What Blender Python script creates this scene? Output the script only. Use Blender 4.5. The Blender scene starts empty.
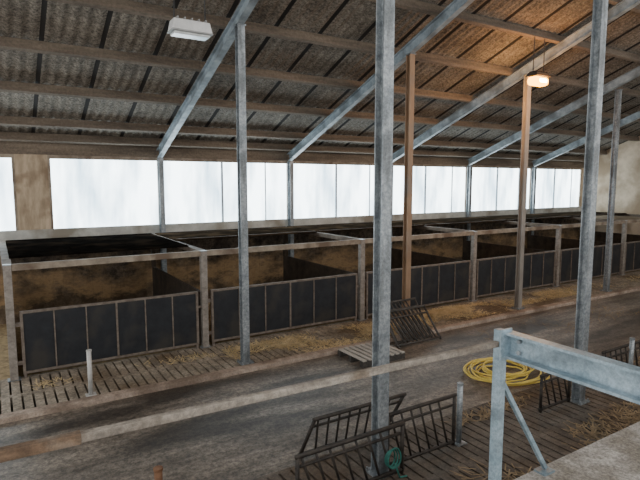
import bpy, math, random
from mathutils import Vector, Matrix
random.seed(4)
SC = bpy.context.scene
COL = SC.collection
V = Vector

# ------------------------------------------------------------------ materials
def new_mat(name):
    m = bpy.data.materials.new(name); m.use_nodes = True
    nt = m.node_tree
    return m, nt, nt.nodes['Principled BSDF']

def mat(name, c1, c2, scale=4.0, rough=0.6, metal=0.0, bump=0.0, stretch=(1,1,1), detail=6, c3=None, s3=1.0, lo=0.35, hi=0.65, st3=(1,1,1)):
    m, nt, b = new_mat(name)
    N, L = nt.nodes, nt.links
    tc = N.new('ShaderNodeTexCoord'); mp = N.new('ShaderNodeMapping')
    mp.inputs['Scale'].default_value = stretch
    L.new(tc.outputs['Object'], mp.inputs['Vector'])
    n = N.new('ShaderNodeTexNoise'); n.inputs['Scale'].default_value = scale; n.inputs['Detail'].default_value = detail
    n.inputs['Roughness'].default_value = 0.65
    L.new(mp.outputs[0], n.inputs['Vector'])
    r = N.new('ShaderNodeValToRGB')
    r.color_ramp.elements[0].position = lo; r.color_ramp.elements[1].position = hi
    r.color_ramp.elements[0].color = (*c1, 1); r.color_ramp.elements[1].color = (*c2, 1)
    L.new(n.outputs['Fac'], r.inputs['Fac'])
    out = r.outputs['Color']
    if c3:
        mp3 = N.new('ShaderNodeMapping'); mp3.inputs['Scale'].default_value = st3
        L.new(tc.outputs['Object'], mp3.inputs['Vector'])
        n2 = N.new('ShaderNodeTexNoise'); n2.inputs['Scale'].default_value = s3; n2.inputs['Detail'].default_value = 4
        L.new(mp3.outputs[0], n2.inputs['Vector'])
        r2 = N.new('ShaderNodeValToRGB'); r2.color_ramp.elements[0].position = .5; r2.color_ramp.elements[1].position = .64
        L.new(n2.outputs['Fac'], r2.inputs['Fac'])
        mx = N.new('ShaderNodeMixRGB'); mx.inputs['Color2'].default_value = (*c3, 1)
        L.new(r2.outputs['Color'], mx.inputs['Fac']); L.new(out, mx.inputs['Color1'])
        out = mx.outputs['Color']
    L.new(out, b.inputs['Base Color'])
    b.inputs['Roughness'].default_value = rough; b.inputs['Metallic'].default_value = metal
    if bump:
        bp = N.new('ShaderNodeBump'); bp.inputs['Strength'].default_value = bump; bp.inputs['Distance'].default_value = .02
        L.new(n.outputs['Fac'], bp.inputs['Height']); L.new(bp.outputs[0], b.inputs['Normal'])
    return m

def emis(name, c, s, c2=None, scale=1.2, stretch=(1,1,1), base=(.8,.82,.85)):
    m, nt, b = new_mat(name)
    N, L = nt.nodes, nt.links
    tc = N.new('ShaderNodeTexCoord'); n = N.new('ShaderNodeTexNoise'); n.inputs['Scale'].default_value = scale
    mp = N.new('ShaderNodeMapping'); mp.inputs['Scale'].default_value = stretch
    n.inputs['Detail'].default_value = 4
    L.new(tc.outputs['Object'], mp.inputs['Vector']); L.new(mp.outputs[0], n.inputs['Vector'])
    r = N.new('ShaderNodeValToRGB'); r.color_ramp.elements[0].position = .34; r.color_ramp.elements[1].position = .60
    r.color_ramp.elements[0].color = (*(c2 or c), 1); r.color_ramp.elements[1].color = (*c, 1)
    L.new(n.outputs['Fac'], r.inputs['Fac'])
    b.inputs['Base Color'].default_value = (*base, 1)
    if sum(base) < .1: b.inputs['Specular IOR Level'].default_value = 0
    L.new(r.outputs['Color'], b.inputs['Emission Color'])
    b.inputs['Emission Strength'].default_value = s
    b.inputs['Roughness'].default_value = .8
    return m

def speckle(m, scale, lo, hi):
    nt = m.node_tree; N, L = nt.nodes, nt.links; b = N['Principled BSDF']
    src = b.inputs['Base Color'].links[0].from_socket
    tc = N.new('ShaderNodeTexCoord')
    n = N.new('ShaderNodeTexNoise'); n.inputs['Scale'].default_value = scale; n.inputs['Detail'].default_value = 6; n.inputs['Roughness'].default_value = .8
    L.new(tc.outputs['Object'], n.inputs['Vector'])
    r = N.new('ShaderNodeValToRGB'); r.color_ramp.elements[0].position = .40; r.color_ramp.elements[1].position = .62
    r.color_ramp.elements[0].color = (lo,lo*.985,lo*.965,1); r.color_ramp.elements[1].color = (hi,hi*.985,hi*.96,1)
    L.new(n.outputs['Fac'], r.inputs['Fac'])
    mx = N.new('ShaderNodeMixRGB'); mx.blend_type = 'MULTIPLY'; mx.inputs['Fac'].default_value = 1
    L.new(src, mx.inputs['Color1']); L.new(r.outputs['Color'], mx.inputs['Color2']); L.new(mx.outputs['Color'], b.inputs['Base Color'])
    return m

M = {}
M['galv'] = speckle(mat('galvanised_steel', (.20,.235,.265), (.42,.465,.505), 9, .40, .35, c3=(.15,.17,.185), s3=3, st3=(2,2,.35)), 30, .72, 1.2)
M['galv_blue'] = mat('rafter_steel', (.21,.255,.285), (.40,.46,.50), 5, .45, .25, c3=(.16,.185,.20), s3=2)
M['galv_rail'] = speckle(mat('barrier_steel', (.25,.36,.44), (.42,.54,.63), 7, .42, .3, c3=(.20,.27,.32), s3=4, st3=(1,.6,2)), 40, .75, 1.15)
M['brown_steel'] = mat('brown_column_steel', (.22,.135,.08), (.37,.25,.16), 3, .6, .1, stretch=(1,1,.3), c3=(.24,.20,.165), s3=1.2)  # brown tone over the whole column shaft, broken by greyer patches
M['tan_steel'] = mat('tan_grey_steel', (.21,.19,.17), (.35,.33,.30), 3, .55, .2, stretch=(1,1,.3), c3=(.25,.24,.23), s3=1.2)
M['rust'] = mat('rusty_steel', (.13,.06,.03), (.26,.14,.075), 10, .8, .1)
M['dark_steel'] = mat('dark_steel', (.022,.020,.019), (.065,.055,.046), 14, .6, .3)
M['grey_steel'] = mat('grey_gate_steel', (.035,.033,.031), (.09,.082,.075), 14, .6, .2)
M['timber'] = speckle(mat('purlin_timber', (.105,.084,.066), (.22,.18,.14), 3, .85, 0, stretch=(.25,2,2)), 18, .75, 1.15)
M['wall_end'] = mat('end_wall_render', (.42,.335,.24), (.66,.55,.42), 1.8, .9, c3=(.30,.225,.15), s3=.8, detail=9)
M['partition'] = mat('partition_board', (.026,.020,.015), (.07,.050,.034), 4, .9)
M['plastic'] = mat('black_plastic_board', (.006,.008,.012), (.016,.020,.026), 5, .6, c3=(.030,.028,.026), s3=2.3)
M['frame'] = mat('gate_frame_steel', (.125,.10,.08), (.23,.195,.165), 12, .65, .2)
M['post'] = mat('pen_post_steel', (.18,.16,.14), (.33,.30,.27), 12, .6, .2)
M['header'] = mat('header_beam', (.19,.155,.12), (.35,.30,.235), 6, .75, c3=(.14,.10,.07), s3=2)
M['divider'] = mat('divider_beam', (.11,.085,.065), (.21,.17,.13), 6, .8, c3=(.08,.06,.045), s3=2)
M['sill'] = mat('sill_strip', (.42,.43,.41), (.60,.61,.58), 4, .85, c3=(.27,.25,.21), s3=1.3)
M['lid'] = mat('black_lid', (.004,.0035,.003), (.010,.009,.008), 4, 1.0, c3=(.020,.015,.011), s3=1.6)
M['lid_brown'] = mat('dirty_cover_board', (.010,.008,.006), (.034,.025,.017), 3, 1.0, c3=(.06,.042,.027), s3=1.4)
for k in ('lid','lid_brown'): M[k].node_tree.nodes['Principled BSDF'].inputs['Specular IOR Level'].default_value = 0
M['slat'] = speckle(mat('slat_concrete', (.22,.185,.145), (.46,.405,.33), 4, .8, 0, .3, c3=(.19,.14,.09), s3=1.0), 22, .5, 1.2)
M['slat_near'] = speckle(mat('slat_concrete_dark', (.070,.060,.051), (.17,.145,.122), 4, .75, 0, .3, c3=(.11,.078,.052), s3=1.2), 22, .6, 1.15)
M['pit'] = mat('slurry_pit', (.006,.005,.004), (.014,.012,.010), 3, .7)

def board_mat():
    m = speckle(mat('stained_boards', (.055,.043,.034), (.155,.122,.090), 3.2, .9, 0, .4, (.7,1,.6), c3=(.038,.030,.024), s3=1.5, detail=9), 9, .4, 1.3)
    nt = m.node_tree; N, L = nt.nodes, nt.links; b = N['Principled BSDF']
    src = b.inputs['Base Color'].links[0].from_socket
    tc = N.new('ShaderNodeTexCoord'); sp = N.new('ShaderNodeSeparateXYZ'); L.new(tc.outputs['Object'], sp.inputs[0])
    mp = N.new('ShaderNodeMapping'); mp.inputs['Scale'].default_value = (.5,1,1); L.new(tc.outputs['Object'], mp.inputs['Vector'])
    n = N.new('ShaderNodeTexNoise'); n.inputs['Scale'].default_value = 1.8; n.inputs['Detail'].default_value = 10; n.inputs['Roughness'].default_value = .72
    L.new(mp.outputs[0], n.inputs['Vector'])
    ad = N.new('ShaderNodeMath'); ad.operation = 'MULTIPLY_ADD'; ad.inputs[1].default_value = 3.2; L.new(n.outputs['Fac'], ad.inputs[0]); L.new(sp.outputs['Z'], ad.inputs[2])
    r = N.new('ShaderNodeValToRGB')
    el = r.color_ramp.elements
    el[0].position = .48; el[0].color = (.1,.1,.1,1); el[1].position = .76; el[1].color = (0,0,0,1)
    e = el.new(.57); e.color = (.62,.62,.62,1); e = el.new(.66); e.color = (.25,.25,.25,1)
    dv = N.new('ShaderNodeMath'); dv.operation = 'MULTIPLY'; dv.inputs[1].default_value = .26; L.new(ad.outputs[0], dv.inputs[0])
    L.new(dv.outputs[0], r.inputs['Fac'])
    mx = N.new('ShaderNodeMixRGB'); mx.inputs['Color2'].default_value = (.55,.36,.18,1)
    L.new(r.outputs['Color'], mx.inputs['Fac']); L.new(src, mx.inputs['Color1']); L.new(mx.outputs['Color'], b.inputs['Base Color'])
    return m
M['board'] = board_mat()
M['path'] = speckle(mat('dirty_concrete', (.105,.088,.072), (.285,.25,.212), 2.4, .5, 0, .6, (.4,1.8,1), 14, c3=(.058,.048,.040), s3=1.0, st3=(.4,1.5,1), lo=.38, hi=.65), 20, .4, 1.3)
M['kerb'] = speckle(mat('kerb_concrete', (.28,.22,.18), (.48,.40,.335), 5, .8, 0, .2, c3=(.21,.16,.125), s3=1.5), 25, .7, 1.15)
M['gallery'] = speckle(mat('gallery_concrete', (.28,.265,.245), (.50,.48,.455), 11, .85, 0, .8, c3=(.24,.22,.19), s3=3), 45, .55, 1.25)
M['wood_rail'] = speckle(mat('weathered_rail', (.18,.158,.136), (.36,.33,.29), 6, .8, 0, stretch=(.5,2,2), c3=(.15,.115,.085), s3=4), 35, .65, 1.2)
M['wood_end'] = speckle(mat('rusty_rail_end', (.10,.062,.038), (.21,.145,.095), 6, .85, 0, stretch=(.6,3,3), c3=(.19,.165,.14), s3=5), 35, .65, 1.2)
M['ply'] = mat('weathered_plywood', (.30,.235,.16), (.58,.47,.345), 3.2, .85, stretch=(2,1,.4), c3=(.24,.175,.115), s3=2)
M['pallet'] = mat('grey_pallet_wood', (.30,.275,.245), (.48,.45,.405), 5, .85, stretch=(1,.3,1))
M['straw'] = mat('straw', (.44,.33,.165), (.74,.60,.36), 6, .9)
M['straw_dark'] = mat('trodden_straw', (.17,.125,.075), (.36,.27,.16), 6, .9)
M['bedding'] = mat('straw_bedding', (.20,.14,.072), (.42,.31,.165), 9, .95, 0, .8)
M['hose'] = mat('yellow_hose', (.64,.48,.08), (.82,.66,.17), 8, .45)
M['teal'] = mat('teal_rope', (.015,.10,.085), (.04,.20,.165), 20, .7)
M['white'] = mat('white_lamp_metal', (.62,.63,.63), (.78,.78,.78), 6, .4)
M['grey_plastic'] = mat('lamp_grey', (.30,.31,.31), (.40,.41,.41), 6, .5)
M['dark_housing'] = mat('lamp_dark', (.035,.028,.022), (.055,.045,.036), 6, .8)
M['cable'] = mat('cable', (.02,.02,.02), (.045,.045,.045), 6, .7)
M['lens'] = mat('unlit_lamp_glass', (.55,.58,.58), (.72,.75,.75), 12, .15)
M['glow'] = emis('lit_lamp_glass', (1.0,.38,.012), 14, base=(0,0,0))
M['glow_core'] = emis('lit_lamp_core', (1.0,.74,.30), 140, base=(0,0,0))
M['sheet'] = emis('translucent_sheet', (.82,.95,1.0), 7.5, (.20,.31,.39), 1.0, (2.0,1,.5))
M['white_post'] = mat('pale_post_steel', (.42,.43,.43), (.60,.60,.58), 7, .5, .1)

def roof_mat():
    m, nt, b = new_mat('fibre_cement_roof')
    N, L = nt.nodes, nt.links
    tc = N.new('ShaderNodeTexCoord')
    n1 = N.new('ShaderNodeTexNoise'); n1.inputs['Scale'].default_value = 1.6; n1.inputs['Detail'].default_value = 10; n1.inputs['Roughness'].default_value = .75
    L.new(tc.outputs['Object'], n1.inputs['Vector'])
    r1 = N.new('ShaderNodeValToRGB'); r1.color_ramp.elements[0].position = .34; r1.color_ramp.elements[1].position = .66
    r1.color_ramp.elements[0].color = (.080,.068,.056,1); r1.color_ramp.elements[1].color = (.21,.19,.162,1)
    L.new(n1.outputs['Fac'], r1.inputs['Fac'])
    n2 = N.new('ShaderNodeTexNoise'); n2.inputs['Scale'].default_value = 24; n2.inputs['Detail'].default_value = 6; n2.inputs['Roughness'].default_value = .8
    L.new(tc.outputs['Object'], n2.inputs['Vector'])
    r2 = N.new('ShaderNodeValToRGB'); r2.color_ramp.elements[0].position = .38; r2.color_ramp.elements[1].position = .66
    r2.color_ramp.elements[0].color = (.40,.39,.37,1); r2.color_ramp.elements[1].color = (2.1,2.1,2.06,1)
    L.new(n2.outputs['Fac'], r2.inputs['Fac'])
    mx = N.new('ShaderNodeMixRGB'); mx.blend_type = 'MULTIPLY'; mx.inputs['Fac'].default_value = 1
    L.new(r2.outputs['Color'], mx.inputs['Color2']); L.new(r1.outputs['Color'], mx.inputs['Color1'])
    sp = N.new('ShaderNodeSeparateXYZ'); L.new(tc.outputs['Object'], sp.inputs[0])
    dv = N.new('ShaderNodeMath'); dv.operation = 'DIVIDE'; dv.inputs[1].default_value = .88; L.new(sp.outputs['X'], dv.inputs[0])
    fr = N.new('ShaderNodeMath'); fr.operation = 'FRACT'; L.new(dv.outputs[0], fr.inputs[0])
    lt = N.new('ShaderNodeMath'); lt.operation = 'LESS_THAN'; lt.inputs[1].default_value = .08; L.new(fr.outputs[0], lt.inputs[0])
    m2 = N.new('ShaderNodeMixRGB'); m2.inputs['Color2'].default_value = (.012,.010,.009,1)
    L.new(lt.outputs[0], m2.inputs['Fac']); L.new(mx.outputs['Color'], m2.inputs['Color1'])
    L.new(m2.outputs['Color'], b.inputs['Base Color'])
    b.inputs['Roughness'].default_value = .9
    return m
M['roof'] = roof_mat()

# ------------------------------------------------------------------ mesh builder
class MB:
    def __init__(s): s.v = []; s.f = []
    def bx(s, x0, x1, y0, y1, z0, z1):
        n = len(s.v)
        s.v += [V((x,y,z)) for z in (z0,z1) for y in (y0,y1) for x in (x0,x1)]
        s.f += [[n+i for i in q] for q in ((0,2,3,1),(4,5,7,6),(0,1,5,4),(2,6,7,3),(0,4,6,2),(1,3,7,5))]
        return s
    def obox(s, c, a, b, d):
        n = len(s.v); c = V(c)
        s.v += [c + i*a + j*b + k*d for k in (-1,1) for j in (-1,1) for i in (-1,1)]
        s.f += [[n+i for i in q] for q in ((0,2,3,1),(4,5,7,6),(0,1,5,4),(2,6,7,3),(0,4,6,2),(1,3,7,5))]
        return s
    def bar(s, p, q, w, h, up=(0,0,1)):
        p, q = V(p), V(q); d = q-p; dn = d.normalized(); u = V(up); u = (u - dn*u.dot(dn)).normalized(); r = dn.cross(u)
        return s.obox((p+q)/2, d/2, r*w/2, u*h/2)
    def ibeam(s, p, q, up, depth, width, tf=.014, tw=.012):
        p, q = V(p), V(q); d = q-p; dn = d.normalized(); u = V(up); u = (u - dn*u.dot(dn)).normalized(); r = dn.cross(u)
        c = (p+q)/2
        for sg in (-1, 1): s.obox(c + u*sg*(depth/2-tf/2), d/2, r*width/2, u*tf/2)
        return s.obox(c, d/2, r*tw/2, u*(depth/2-tf))
    def tube(s, pts, r, n=8, closed=False):
        pts = [V(p) for p in pts]; k = len(pts); base = len(s.v); prev = None
        for i, p in enumerate(pts):
            if closed: t = pts[(i+1) % k] - pts[i-1]
            else: t = pts[min(i+1,k-1)] - pts[max(i-1,0)]
            t.normalize()
            if prev is None: prev = t.orthogonal().normalized()
            a = (prev - t*prev.dot(t)).normalized(); prev = a; b = t.cross(a)
            s.v += [p + r*(a*math.cos(2*math.pi*j/n) + b*math.sin(2*math.pi*j/n)) for j in range(n)]
        for i in range(k if closed else k-1):
            o1 = base+i*n; o2 = base+((i+1) % k)*n
            for j in range(n): s.f.append([o1+j, o1+(j+1)%n, o2+(j+1)%n, o2+j])
        if not closed:
            s.f.append([base+j for j in range(n)][::-1]); s.f.append([base+(k-1)*n+j for j in range(n)])
        return s
    def build(s, name, m, parent=None, bevel=0, smooth=False):
        if parent is None:
            xs = [p.x for p in s.v]; ys = [p.y for p in s.v]; zs = [p.z for p in s.v]
            o0 = V(((min(xs)+max(xs))/2, (min(ys)+max(ys))/2, min(zs)))
        else: o0 = V(parent.get('_o', (0,0,0)))
        me = bpy.data.meshes.new(name)
        me.from_pydata([tuple(p-o0) for p in s.v], [], s.f); me.update()
        me.materials.append(m)
        if smooth:
            for p in me.polygons: p.use_smooth = True
        o = bpy.data.objects.new(name, me); COL.objects.link(o)
        o['_o'] = tuple(o0)
        if parent is None: o.location = o0
        else: o.parent = parent
        if bevel:
            b = o.modifiers.new('Bevel', 'BEVEL'); b.width = bevel; b.segments = 3; b.limit_method = 'ANGLE'
        return o

def tag(o, label, cat, group=None, kind=None):
    o['label'] = label; o['category'] = cat
    if group: o['group'] = group
    if kind: o['kind'] = kind
    return o
def thing(name, loc, label, cat, group=None):
    o = bpy.data.objects.new(name, None); COL.objects.link(o); o.location = loc; o['_o'] = tuple(loc)
    o.empty_display_size = .1
    return tag(o, label, cat, group)
def struct(o): o['kind'] = 'structure'; return o

# ------------------------------------------------------------------ dimensions
X0, XE = -4.0, 21.0
YW = 12.7
SL = .385
def zr(y): return 3.65 + SL*(YW - y)          # rafter centre line
BX = [3.40 + 3.52*k for k in range(5)]        # frames
YA, YB = 7.8, 4.0
PX = [.10, 3.12, 6.65, 10.15, 13.65, 17.15, 20.65]   # pen posts
PF = 8.95                                      # pen fronts
PT = 1.78
YK = 7.35
YP = 4.58                                      # near edge of the path
ZS = 1.98                                      # window sill

# ------------------------------------------------------------------ setting
struct(MB().bx(X0, XE, 1.5, 13.0, -.5, -.32).build('floor', M['pit']))
struct(MB().bx(X0, XE, YP, YK, -.32, 0).build('floor_path', M['path']))
struct(MB().bx(X0, XE, 9.05, YW, -.32, 0).build('floor_pens', M['bedding']))
struct(MB().bx(X0, XE, YK, YK+.16, -.32, .07).build('trim_1', M['kerb'], bevel=.012))
def slats(y0, y1, rows, m, name):
    b = MB(); x = X0
    while x < XE-.2:
        b.bx(x, x+.108, y0, y1, -.2, 0); x += .135
    h = (y1-y0)/rows
    for i in range(rows+1):
        yy = y0+i*h
        b.bx(X0, XE, max(y0, yy-.05), min(y1, yy+.05), -.2, -.004)
    return struct(b.build(name, m))
slats(YK+.16, 9.05, 2, M['slat'], 'floor_slats_far')
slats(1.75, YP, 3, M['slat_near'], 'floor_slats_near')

# back wall
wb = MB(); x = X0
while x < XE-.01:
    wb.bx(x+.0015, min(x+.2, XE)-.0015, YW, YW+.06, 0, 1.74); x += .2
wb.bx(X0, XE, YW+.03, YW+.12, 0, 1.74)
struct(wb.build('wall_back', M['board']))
struct(MB().bx(X0, XE, YW, YW+.12, 3.58, 3.95).build('trim_2', M['timber']))
struct(MB().bx(X0, XE, YW-.02, YW+.14, 1.74, ZS).build('trim_3', M['sill']))
bays = [(X0, .40), (1.02, 3.40)] + [(BX[i], BX[i+1]) for i in range(4)] + [(BX[4], 20.75)]
for i, (a, b_) in enumerate(bays):
    w = struct(MB().bx(a+.03, b_-.03, YW+.05, YW+.07, ZS, 3.58).build('window_%d' % (i+1), M['sheet']))
    fr = MB().bx(a, a+.05, YW, YW+.045, ZS, 3.58).bx(b_-.05, b_, YW, YW+.045, ZS, 3.58).bx(a+.05, b_-.05, YW, YW+.045, 3.50, 3.58)
    fr.build('window_frame', M['header'], w)
    if i == 1: continue
    mid = a + (b_-a)*.45
    MB().bx(mid-.022, mid+.022, YW, YW+.045, ZS, 3.50).build('mullion', M['galv'], w)
    mid2 = a + (b_-a)*.80
    MB().bx(mid2-.012, mid2+.012, YW+.01, YW+.045, ZS, 3.50).build('mullion', M['galv'], w)
struct(MB().bx(.40, 1.02, YW, YW+.06, ZS, 3.58).build('wall_back_board', M['ply']))
struct(MB().bx(20.75, XE, YW, YW+.12, ZS, 3.58).build('wall_back_end', M['wall_end']))
# end wall (gable)
g = MB()
pr = [(-.3,0), (YW+.4,0), (YW+.4, zr(YW+.4)+.30), (-.3, zr(-.3)+.30)]
for xx in (XE, XE+.2): g.v += [V((xx, y, z)) for y, z in pr]
g.f += [[0,1,2,3],[7,6,5,4],[0,4,5,1],[1,5,6,2],[2,6,7,3],[3,7,4,0]]
struct(g.build('wall_right', M['wall_end']))

# roof sheets: corrugated
AMP = .014
r = MB(); per = .176; st = per/6; nx = int((XE+.3-X0)/st)+1
ys = [13.1, 9.6, 6.1, 2.6, -.3]
for y in ys:
    for i in range(nx+1):
        xx = X0 + i*st
        r.v.append(V((xx, y, zr(y)+.32+AMP*math.sin(2*math.pi*xx/per))))
for j in range(len(ys)-1):
    for i in range(nx):
        a = j*(nx+1)+i; r.f.append([a, a+nx+1, a+nx+2, a+1])
ro = struct(r.build('ceiling', M['roof'], smooth=True))

# ------------------------------------------------------------------ frames
up = V((0, SL, 1)).normalized()
ords = ['nearest the white hanging lamp', 'second from the left, over the second pen', 'third from the left, over the third pen', 'fourth from the left, near the lit lamp', 'farthest, next to the end wall']
for i, x in enumerate(BX):
    o = MB().ibeam((x, 12.66, zr(12.66)), (x, 0, zr(0)), up, .2, .12).build('roof_rafter', M['galv_blue'])
    tag(o, 'blue-grey steel rafter sloping up from the windows, ' + ords[i], 'rafter', 'steel roof rafters')
PY = [12.45] + [11.80-1.2*k for k in range(10)]
on = ['lowest','second','third','fourth','fifth','sixth','seventh','eighth','ninth','tenth','eleventh']
for i, y in enumerate(PY):
    c = V((0, y, zr(y))) + up*.19
    o = MB().obox((( X0+XE)/2, c.y, c.z), V(((XE-X0)/2-.01,0,0)), V((0,1,-SL)).normalized()*.04, up*.085).build('roof_purlin', M['timber'])
    tag(o, 'brown timber purlin under the roof sheets, %s one up from the windows' % on[i], 'purlin', 'timber roof purlins')
for i, x in enumerate(BX):
    o = MB().ibeam((x, 12.595, 0), (x, 12.595, zr(12.61)-.12), (0,1,0), .14, .11).build('wall_post', M['galv'])
    tag(o, 'grey steel wall post between bright windows, %s' % ['first from the left','second from the left','third from the left','fourth from the left','last before the end wall'][i], 'post', 'steel posts along the window wall')

def column(x, y, m, label, group, w=.12):
    t = thing('steel_column', (x, y, 0), label, 'column', group)
    top = zr(y)-.115
    MB().ibeam((x,y,.02), (x,y,top), (0,1,0), w, w, .014, .012).build('shaft', m, t)
    bp = MB().bx(x-.11,x+.11,y-.11,y+.11,0,.02).build('base_plate', M['galv'], t)
    for sx in (-1,1):
        for sy in (-1,1):
            MB().tube([(x+sx*.09,y+sy*.09,.02),(x+sx*.09,y+sy*.09,.045)], .012, 6).build('bolt', M['galv'], bp)
    MB().bar((x,y-.08,top+.004),(x,y+.08,top+.004),.15,.012).build('cap_plate', M['galv'], t)
    return t
gA = 'steel columns along the pen side kerb'
column(BX[0], YA, M['galv'], 'grey steel column standing right of the first pen gate', gA)
column(BX[1], YA, M['brown_steel'], 'brown steel column with dark gate panels leaning on its foot', gA)
column(BX[2], YA, M['tan_steel'], 'steel column lit orange at its top by the lit lamp', gA)
column(BX[3]+.25, YA, M['galv'], 'grey steel column farthest right before the fifth pen', gA)
gB = 'steel columns along the near feed barriers'
XB = [BX[0]-.175, BX[1]-.26]
column(XB[0], YB, M['galv'], 'tall grey steel column in foreground with teal rope at its foot', gB, .125)
column(XB[1], YB-.05, M['galv'], 'tall grey steel column standing behind the yellow hose and corner post', gB, .125)

# ------------------------------------------------------------------ pens
pn = ['first', 'second', 'third', 'fourth', 'fifth', 'sixth']
def pen_name(i): return ['first pen from the left','second pen from the left','third pen from the left','fourth pen from the left','fifth pen from the left','farthest pen by the end wall'][i]
for i, x in enumerate(PX):
    lab = 'grey front post at left end of the first pen' if i == 0 else ('grey front post between the %s and %s pens' % (pn[i-1], pn[i]) if i < 6 else 'grey front post of the last pen at the end wall')
    t = thing('pen_post', (x, PF, 0), lab, 'post', 'front posts of the pens')
    MB().bx(x-.055,x+.055,PF-.055,PF+.05,.012,PT-.012).build('shaft', M['post'], t, .004)
    MB().bx(x-.09,x+.09,PF-.07,PF+.09,0,.012).build('foot_plate', M['galv'], t)
    MB().bx(x-.055,x+.055,PF-.055,PF+.055,PT-.012,PT).build('cap', M['galv'], t)
    lab = 'dark partition wall at left side of the first pen' if i == 0 else ('dark partition wall between the %s and %s pens' % (pn[i-1], pn[i]) if i < 6 else 'dark partition wall of the last pen by the end wall')
    p = thing('pen_partition', (x, 10.8, 0), lab, 'partition', 'partition walls between the pens')
    MB().bx(x-.025,x+.025,PF+.06,12.5,0,1.0).build('panel', M['partition'], p)
    MB().bx(x-.04,x+.04,12.40,12.5,1.0,1.69).build('rear_strut', M['partition'], p)
    MB().bx(x-.065,x+.065,PF+.06,12.5,1.69,PT).build('top_beam', M['divider'], p, .004)
def gate(x0, x1, i):
    y = PF
    t = thing('pen_gate', ((x0+x1)/2, y, 0), 'black board pen gate closing the %s' % pen_name(i), 'gate', 'black pen gates')
    zb, zt = .07, 1.05
    MB().bx(x0,x1,y-.025,y+.025,zt-.04,zt).build('top_rail', M['frame'], t, .005)
    MB().bx(x0,x1,y-.025,y+.025,zb,zb+.04).build('bottom_rail', M['frame'], t, .005)
    n = 6; w = (x1-x0)/n
    for k in range(n+1):
        xx = x0 + k*w; hw = .02 if k in (0,n) else (.015 if k == 3 else .009)
        xx = min(max(xx, x0+hw), x1-hw)
        MB().bx(xx-hw,xx+hw,y-.03,y+.02,zb+.04,zt-.04).build('upright', M['frame'], t)
    for k in range(n):
        MB().bx(x0+k*w+.009,x0+(k+1)*w-.009,y-.010,y+.012,zb+.04,zt-.04).build('board', M['plastic'], t)
    for zz in (.25,.85):
        MB().bx(x0-.065,x0,y-.015,y+.015,zz-.03,zz+.03).build('hinge', M['frame'], t)
    MB().bx(x1,x1+.065,y-.012,y+.012,.74,.78).build('latch', M['frame'], t)
    for xx in (x0+.03, x1-.03): MB().bx(xx-.02,xx+.02,y-.02,y+.02,0,zb).build('foot', M['frame'], t)
for i in range(6):
    a, b_ = PX[i], PX[i+1]
    gate(a+.122, b_-.122, i)
    o = MB().bx(a+.056,b_-.056,PF-.045,PF+.045,PT-.10,PT).build('header_beam', M['header'], None, .006)
    tag(o, 'pale header beam across the top front of the %s' % pen_name(i), 'beam', 'front header beams of the pens')
    o = MB().bx(a+.08,b_-.08,12.43,12.515,PT-.09,PT).build('back_beam', M['header'], None, .006)
    tag(o, 'pale beam under the windows at the back of the %s' % pen_name(i), 'beam', 'rear beams of the pens')
    t = thing('cover_board', ((a+b_)/2, 11.0, PT+.001), ('black cover lying over the top of the %s' if i == 0 else 'dark dirty cover along the back of the %s') % pen_name(i), 'cover', 'dark covers over the pens')
    xs, xe = a+.045, b_-.045
    wd = (xe-xs)/3
    y0 = 9.6 if i == 0 else 10.7
    for k in range(3):
        xa = xs + k*wd
        MB().bx(xa, xa+wd-.006, y0, 12.42, PT+.001, PT+.022).build('sheet', M['lid'] if i == 0 else M['lid_brown'], t)
    for yy in (y0+.06, 12.3): MB().bx(xs+.01, xe-.02, yy-.025, yy+.025, PT+.022, PT+.037).build('batten', M['lid'] if i == 0 else M['partition'], t)

# ------------------------------------------------------------------ straw
def straw(name, m, patches, label, z=0.004, wid=.012):
    b = MB()
    for (x0,x1,y0,y1,n,h) in patches:
        for _ in range(n):
            x = random.uniform(x0,x1); y = random.uniform(y0,y1)
            if math.sin(x*3.1+y*2.3)+math.sin(x*1.3-y*4.1)+random.uniform(-1.0,1.0) < 0: continue
            L = random.uniform(.06,.2); a = random.uniform(0, math.pi); t = random.uniform(-.15,.25)
            d = V((math.cos(a), math.sin(a), 0)); s = V((-d.y, d.x, 0))*wid/2
            cx = ((x-(x0+x1)/2)/((x1-x0)/2)); cy = ((y-(y0+y1)/2)/((y1-y0)/2))
            hh = h*max(0, 1-cx*cx-cy*cy)
            p = V((x, y, z + random.random()*.012 + hh*random.random()**.4)); q = p + d*L + V((0,0,abs(t)*L))
            k = len(b.v); b.v += [p-s, p+s, q+s, q-s]; b.f.append([k,k+1,k+2,k+3])
    return tag(b.build(name, m), label, 'straw', None, 'stuff')
straw('loose_straw', M['straw'], [(3.3,7.0,7.9,8.6,3000,.02),(4.2,6.6,7.55,8.2,1200,.01),(7.6,10.2,7.7,8.6,5400,.12),(.3,3.1,8.3,8.6,250,.0),(10.4,13.6,7.9,8.6,2300,.03),(13.6,20,7.9,8.6,1200,.02)],
      'loose golden straw strewn on the slats before the pens')
straw('trodden_straw', M['straw_dark'], [(4.0,10,2.2,3.5,2600,.0),(1.5,4.0,2.2,3.5,500,0),(6.7,9.5,2.9,3.5,1600,.02)],
      'brown trodden straw on the dark slats below the near feed barriers', z=.001, wid=.014)
straw('trodden_straw', M['straw_dark'], [(4.65,10,4.22,4.40,420,.0)],
      'thin line of trodden straw between the feed barriers and the yellow hose', z=.001, wid=.014)
straw('path_straw', M['straw_dark'], [(7.8,12.5,5.9,7.0,420,0)],
      'sparse straw wisps on the far stretch of the concrete path', z=.001, wid=.012)
for i in range(6):
    straw('pen_bedding_straw', M['straw'], [(PX[i]+.28,PX[i+1]-.28,9.25,12.2,700,.15)], 'golden straw bedding heaped inside the %s' % pen_name(i), wid=.016)

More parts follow.
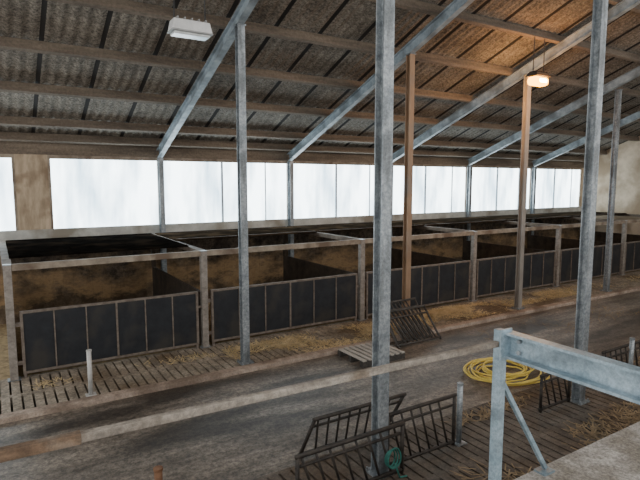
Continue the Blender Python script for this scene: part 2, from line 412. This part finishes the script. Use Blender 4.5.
# ------------------------------------------------------------------ feed barriers
def feed_barrier(x0, x1, y0, y1, zt, label, group='diagonal bar feed barriers', slant=.16, step=.135, m='dark_steel', th=1.0):
    t = thing('feed_barrier', ((x0+x1)/2, y0, 0), label, 'feed barrier', group)
    m = M[m]
    def P(x, s): return V((x, y0+(y1-y0)*s, zt*s))
    lo, hi = .045/zt, 1-.025/zt
    MB().tube([P(x0,hi),P(x1,hi)], .022, 8).build('top_rail', m, t, smooth=True)
    MB().tube([P(x0,.78),P(x1,.78)], .015*th, 8).build('middle_rail', m, t, smooth=True)
    MB().tube([P(x0,lo),P(x1,lo)], .020, 8).build('bottom_rail', m, t, smooth=True)
    for xx in (x0+.02, x1-.02):
        MB().tube([V((xx,P(xx,.02).y,.004)),P(xx,hi)], .020, 8).build('end_upright', m, t, smooth=True)
    x = x0+.06
    while x+slant < x1-.02:
        MB().tube([P(x+slant,lo),P(x,hi)], .013*th, 6).build('bar', m, t, smooth=True)
        x += step
    return t
feed_barrier(2.16, 3.44, YB-.125, YB-.125, .56, 'low dark slanted-bar feed barrier passing before the foreground column', step=.15)
feed_barrier(3.31, 4.32, YB, YB, .62, 'dark slanted-bar feed barrier right of the foreground column')
feed_barrier(2.64, 3.88, 4.70, 4.34, .60, 'loose dark barrier panel leaning behind the foreground column')
feed_barrier(5.88, 6.54, YB, YB, .52, 'dark slanted-bar feed barrier below the yellow hose')
feed_barrier(7.30, 8.75, YB, YB, .58, 'dark slanted-bar feed barrier at right edge of photo')
feed_barrier(6.15, 7.05, 7.14, 7.70, .70, 'dark gate panel leaning on the brown column, rear one', 'dark gate panels leaning on the brown column', step=.095, m='grey_steel', th=1.3)
feed_barrier(6.03, 7.12, 6.98, 7.50, .58, 'dark gate panel leaning on the brown column, front one', 'dark gate panels leaning on the brown column', step=.095, m='grey_steel', th=1.3)
def stub(x, y, h, m, label):
    t = thing('barrier_post', (x,y,0), label, 'post', 'short barrier posts')
    MB().tube([(x,y,.012),(x,y,h-.02)], .032, 12).build('shaft', m, t, smooth=True)
    MB().tube([(x,y,h-.02),(x,y,h)], .037, 12).build('cap', m, t)
    MB().bx(x-.07,x+.07,y-.07,y+.07,0,.012).build('foot_plate', m, t)
stub(1.0, 7.72, .66, M['white_post'], 'short pale post on the slats before the first pen')
stub(4.39, YB, .72, M['galv'], 'short grey post at right end of the centre feed barrier')
stub(.98, YB, .74, M['rust'], 'short rusty post at the bottom left edge of photo')
stub(7.85, YB-.12, .72, M['galv'], 'short grey post at the right edge feed barrier')

# ------------------------------------------------------------------ hose, pallet, rope
pts = []
cx, cy = 6.66, 5.18
for i in range(10*40):
    a = 2*math.pi*i/40; tl = i/40
    R = .45 + .15*math.sin(tl*2.1) + .05*math.sin(tl*5.3)
    pts.append((cx + .09*math.sin(tl*1.7) + R*1.08*math.cos(a), cy + .07*math.cos(tl*2.3) + R*.88*math.sin(a), .020 + .010*tl*.85 + .014*math.sin(a*3+tl)**2))
e = V(pts[-1])
for k in range(1, 16): pts.append((e.x+.05*k*.9, e.y+.01*k+.04*math.sin(k*.6), max(.020, e.z-.014*k)))
o = MB().tube(pts, .0135, 7).build('water_hose', M['hose'], None, smooth=True)
tag(o, 'yellow water hose lying coiled on the concrete path', 'hose')

t = thing('wooden_pallet', (5.35, 6.9, 0), 'small grey wooden slatted pallet on the path by the kerb', 'pallet')
for yy in (6.58, 6.9, 7.22): MB().bx(4.9,5.8,yy-.04,yy+.04,0,.10).build('bearer', M['grey_steel'], t)
for k in range(8):
    xx = 4.945+k*.1157
    MB().bx(xx-.034,xx+.034,6.53,7.27,.10,.125).build('deck_board', M['pallet'], t, .003)

rp = MB(); cx, cy = XB[0]+.0, YB-.175
for k in range(3):
    p = []
    for i in range(28):
        a = 2*math.pi*i/28
        p.append((cx + (.062+.010*k)*math.sin(a) + .015*k, cy - .012*k - .02*math.cos(a*2+k)*.3, .24 + (.085+.010*k)*math.cos(a)))
    rp.tube(p, .010, 6, True)
rp.tube([(cx+.04,cy-.02,.18),(cx+.07,cy-.03,.10),(cx+.11,cy-.02,.012),(cx+.19,cy-.04,.012)], .010, 6)
tag(rp.build('rope', M['teal'], None, smooth=True), 'teal rope looped at the foot of the foreground column', 'rope')

# ------------------------------------------------------------------ lamps
def lamp(x, y, z, label, lit):
    t = thing('hanging_lamp', (x,y,z), label, 'lamp', 'hanging barn lamps')
    b = MB()
    k = len(b.v); hw, hd = .27, .12
    if lit: hw, hd = .22, .13
    zt = z + (.06 if lit else .14)
    b.v += [V((x-hw,y-hd,z)),V((x+hw,y-hd,z)),V((x+hw,y+hd,z)),V((x-hw,y+hd,z)),
            V((x-hw*.9,y-hd*.8,zt)),V((x+hw*.9,y-hd*.8,zt)),V((x+hw*.9,y+hd*.8,zt)),V((x-hw*.9,y+hd*.8,zt))]
    b.f += [[4,5,6,7],[0,1,5,4],[1,2,6,5],[2,3,7,6],[3,0,4,7],[0,3,2,1]]
    hs = b.build('housing', M['dark_housing'] if lit else M['white'], t, .012)
    for k in range(5):
        xx = x-hw*.7+k*hw*.35
        MB().bx(xx-.008,xx+.008,y-.1,y+.1,zt,zt+.025).build('cooling_fin', M['dark_housing'] if lit else M['grey_plastic'], hs)
    MB().bx(x-hw*1.02,x+hw*1.02,y-hd*1.05,y+hd*1.05,z-.02,z).build('rim', M['dark_housing'] if lit else M['grey_plastic'], t, .005)
    if lit:
        gl = MB().bx(x-hw,x+hw,y-hd,y+hd,z-.20,z-.02).build('glass', M['glow'], t, .075)
        MB().bx(x-hw*.66,x+hw*.66,y-hd*1.05,y+hd*1.05,z-.165,z-.055).build('bulb', M['glow_core'], gl, .05)
    else:
        MB().bx(x-hw*.9,x+hw*.9,y-hd*.88,y+hd*.88,z-.055,z-.02).build('glass', M['lens'], t, .015)
    for s in (-1,1):
        MB().tube([(x+s*hw*.78,y,zt),(x+s*hw*.78,y,zt+.05),(x+s*hw*.74,y,zr(y)+.10)], .010, 6).build('suspension_wire', M['cable'], t)
    return t
lamp(2.34, PY[5], 4.97, 'unlit white box lamp hanging from wires at upper left', False)
lamp(9.70, PY[5], 5.18, 'lit orange box lamp hanging from wires at upper right', True)
for dx, dy in ((0,-.3), (0,.3)):
    ld = bpy.data.lights.new('sodium_light', 'POINT'); ld.energy = 70; ld.color = (1,.44,.14); ld.shadow_soft_size = .06
    lo = bpy.data.objects.new('sodium_light', ld); COL.objects.link(lo); lo.location = (9.70+dx, PY[5]+dy, 4.92)

# ------------------------------------------------------------------ gallery
YG = 1.70; ZG = 1.40
struct(MB().bx(X0, XE, -2.5, YG, ZG-.18, ZG).build('floor_gallery', M['gallery'], bevel=.01))
struct(MB().bx(X0, XE, 1.45, 1.60, -.32, ZG-.18).build('wall_front', M['kerb']))
px, py = 2.09, YG-.045
ZT = 2.275
t = thing('gallery_railing', (px, py, ZG), 'galvanised corner railing of the gallery with wide cross beam and long handrail', 'railing')
MB().bx(px-.024,px+.024,py-.024,py+.024,ZG+.012,ZT).build('corner_post', M['galv_rail'], t, .005)
MB().bx(px-.07,px+.07,py-.07,py+.04,ZG,ZG+.012).build('foot_plate', M['galv_rail'], t)
cb = MB()
yb0, yb1 = py-.025, -2.3
# channel with its flanges turned towards the walkway side
cb.bx(px+.035,px+.045,yb1,yb0,ZT-.135,ZT-.005).bx(px-.012,px+.035,yb1,yb0,ZT-.018,ZT-.005).bx(px-.012,px+.035,yb1,yb0,ZT-.135,ZT-.122)
cbo = cb.build('cross_beam', M['galv_rail'], t)
MB().bx(px-.034,px+.046,py-.032,py-.0245,ZT-.15,ZT+.008).build('joint_plate', M['galv_rail'], t)
for zz in (ZT-.045, ZT-.10):
    MB().tube([(px+.035,py-.09,zz),(px+.020,py-.09,zz)], .011, 6).build('bolt', M['galv'], cbo)
br = MB().bar((px+.024,py,ZG+.60),(px+.42,py,ZG+.02),.022,.022).build('brace', M['galv_rail'], t)
MB().bx(px+.37,px+.46,py-.035,py+.035,ZG,ZG+.012).build('brace_foot', M['galv_rail'], br)
zh = ZT-.070
def rail(xa, xb, w, h, name, m):
    f = lambda x: zh + .03*(px-x)/px
    MB().bar((xa,py,f(xa)),(xb,py,f(xb)),w,h).build(name, m, t, .003)
rail(.17, px-.024, .026, .028, 'handrail', M['wood_rail'])
rail(X0, .18, .032, .034, 'rusty_handrail_end', M['wood_end'])

# ------------------------------------------------------------------ world, camera
w = bpy.data.worlds.new('World'); SC.world = w; w.use_nodes = True
bg = w.node_tree.nodes['Background']; bg.inputs[0].default_value = (1.0,.975,.94,1); bg.inputs[1].default_value = 1.7
cd = bpy.data.cameras.new('Camera'); cd.sensor_width = 36; cd.lens = 520/640*36; cd.clip_start = .05
cam = bpy.data.objects.new('Camera', cd); COL.objects.link(cam)
cam.location = (0,0,3.0); cam.rotation_euler = (math.radians(90-6.37), 0, math.radians(-32))
SC.camera = cam
for o in bpy.data.objects:
    if '_o' in o: del o['_o']
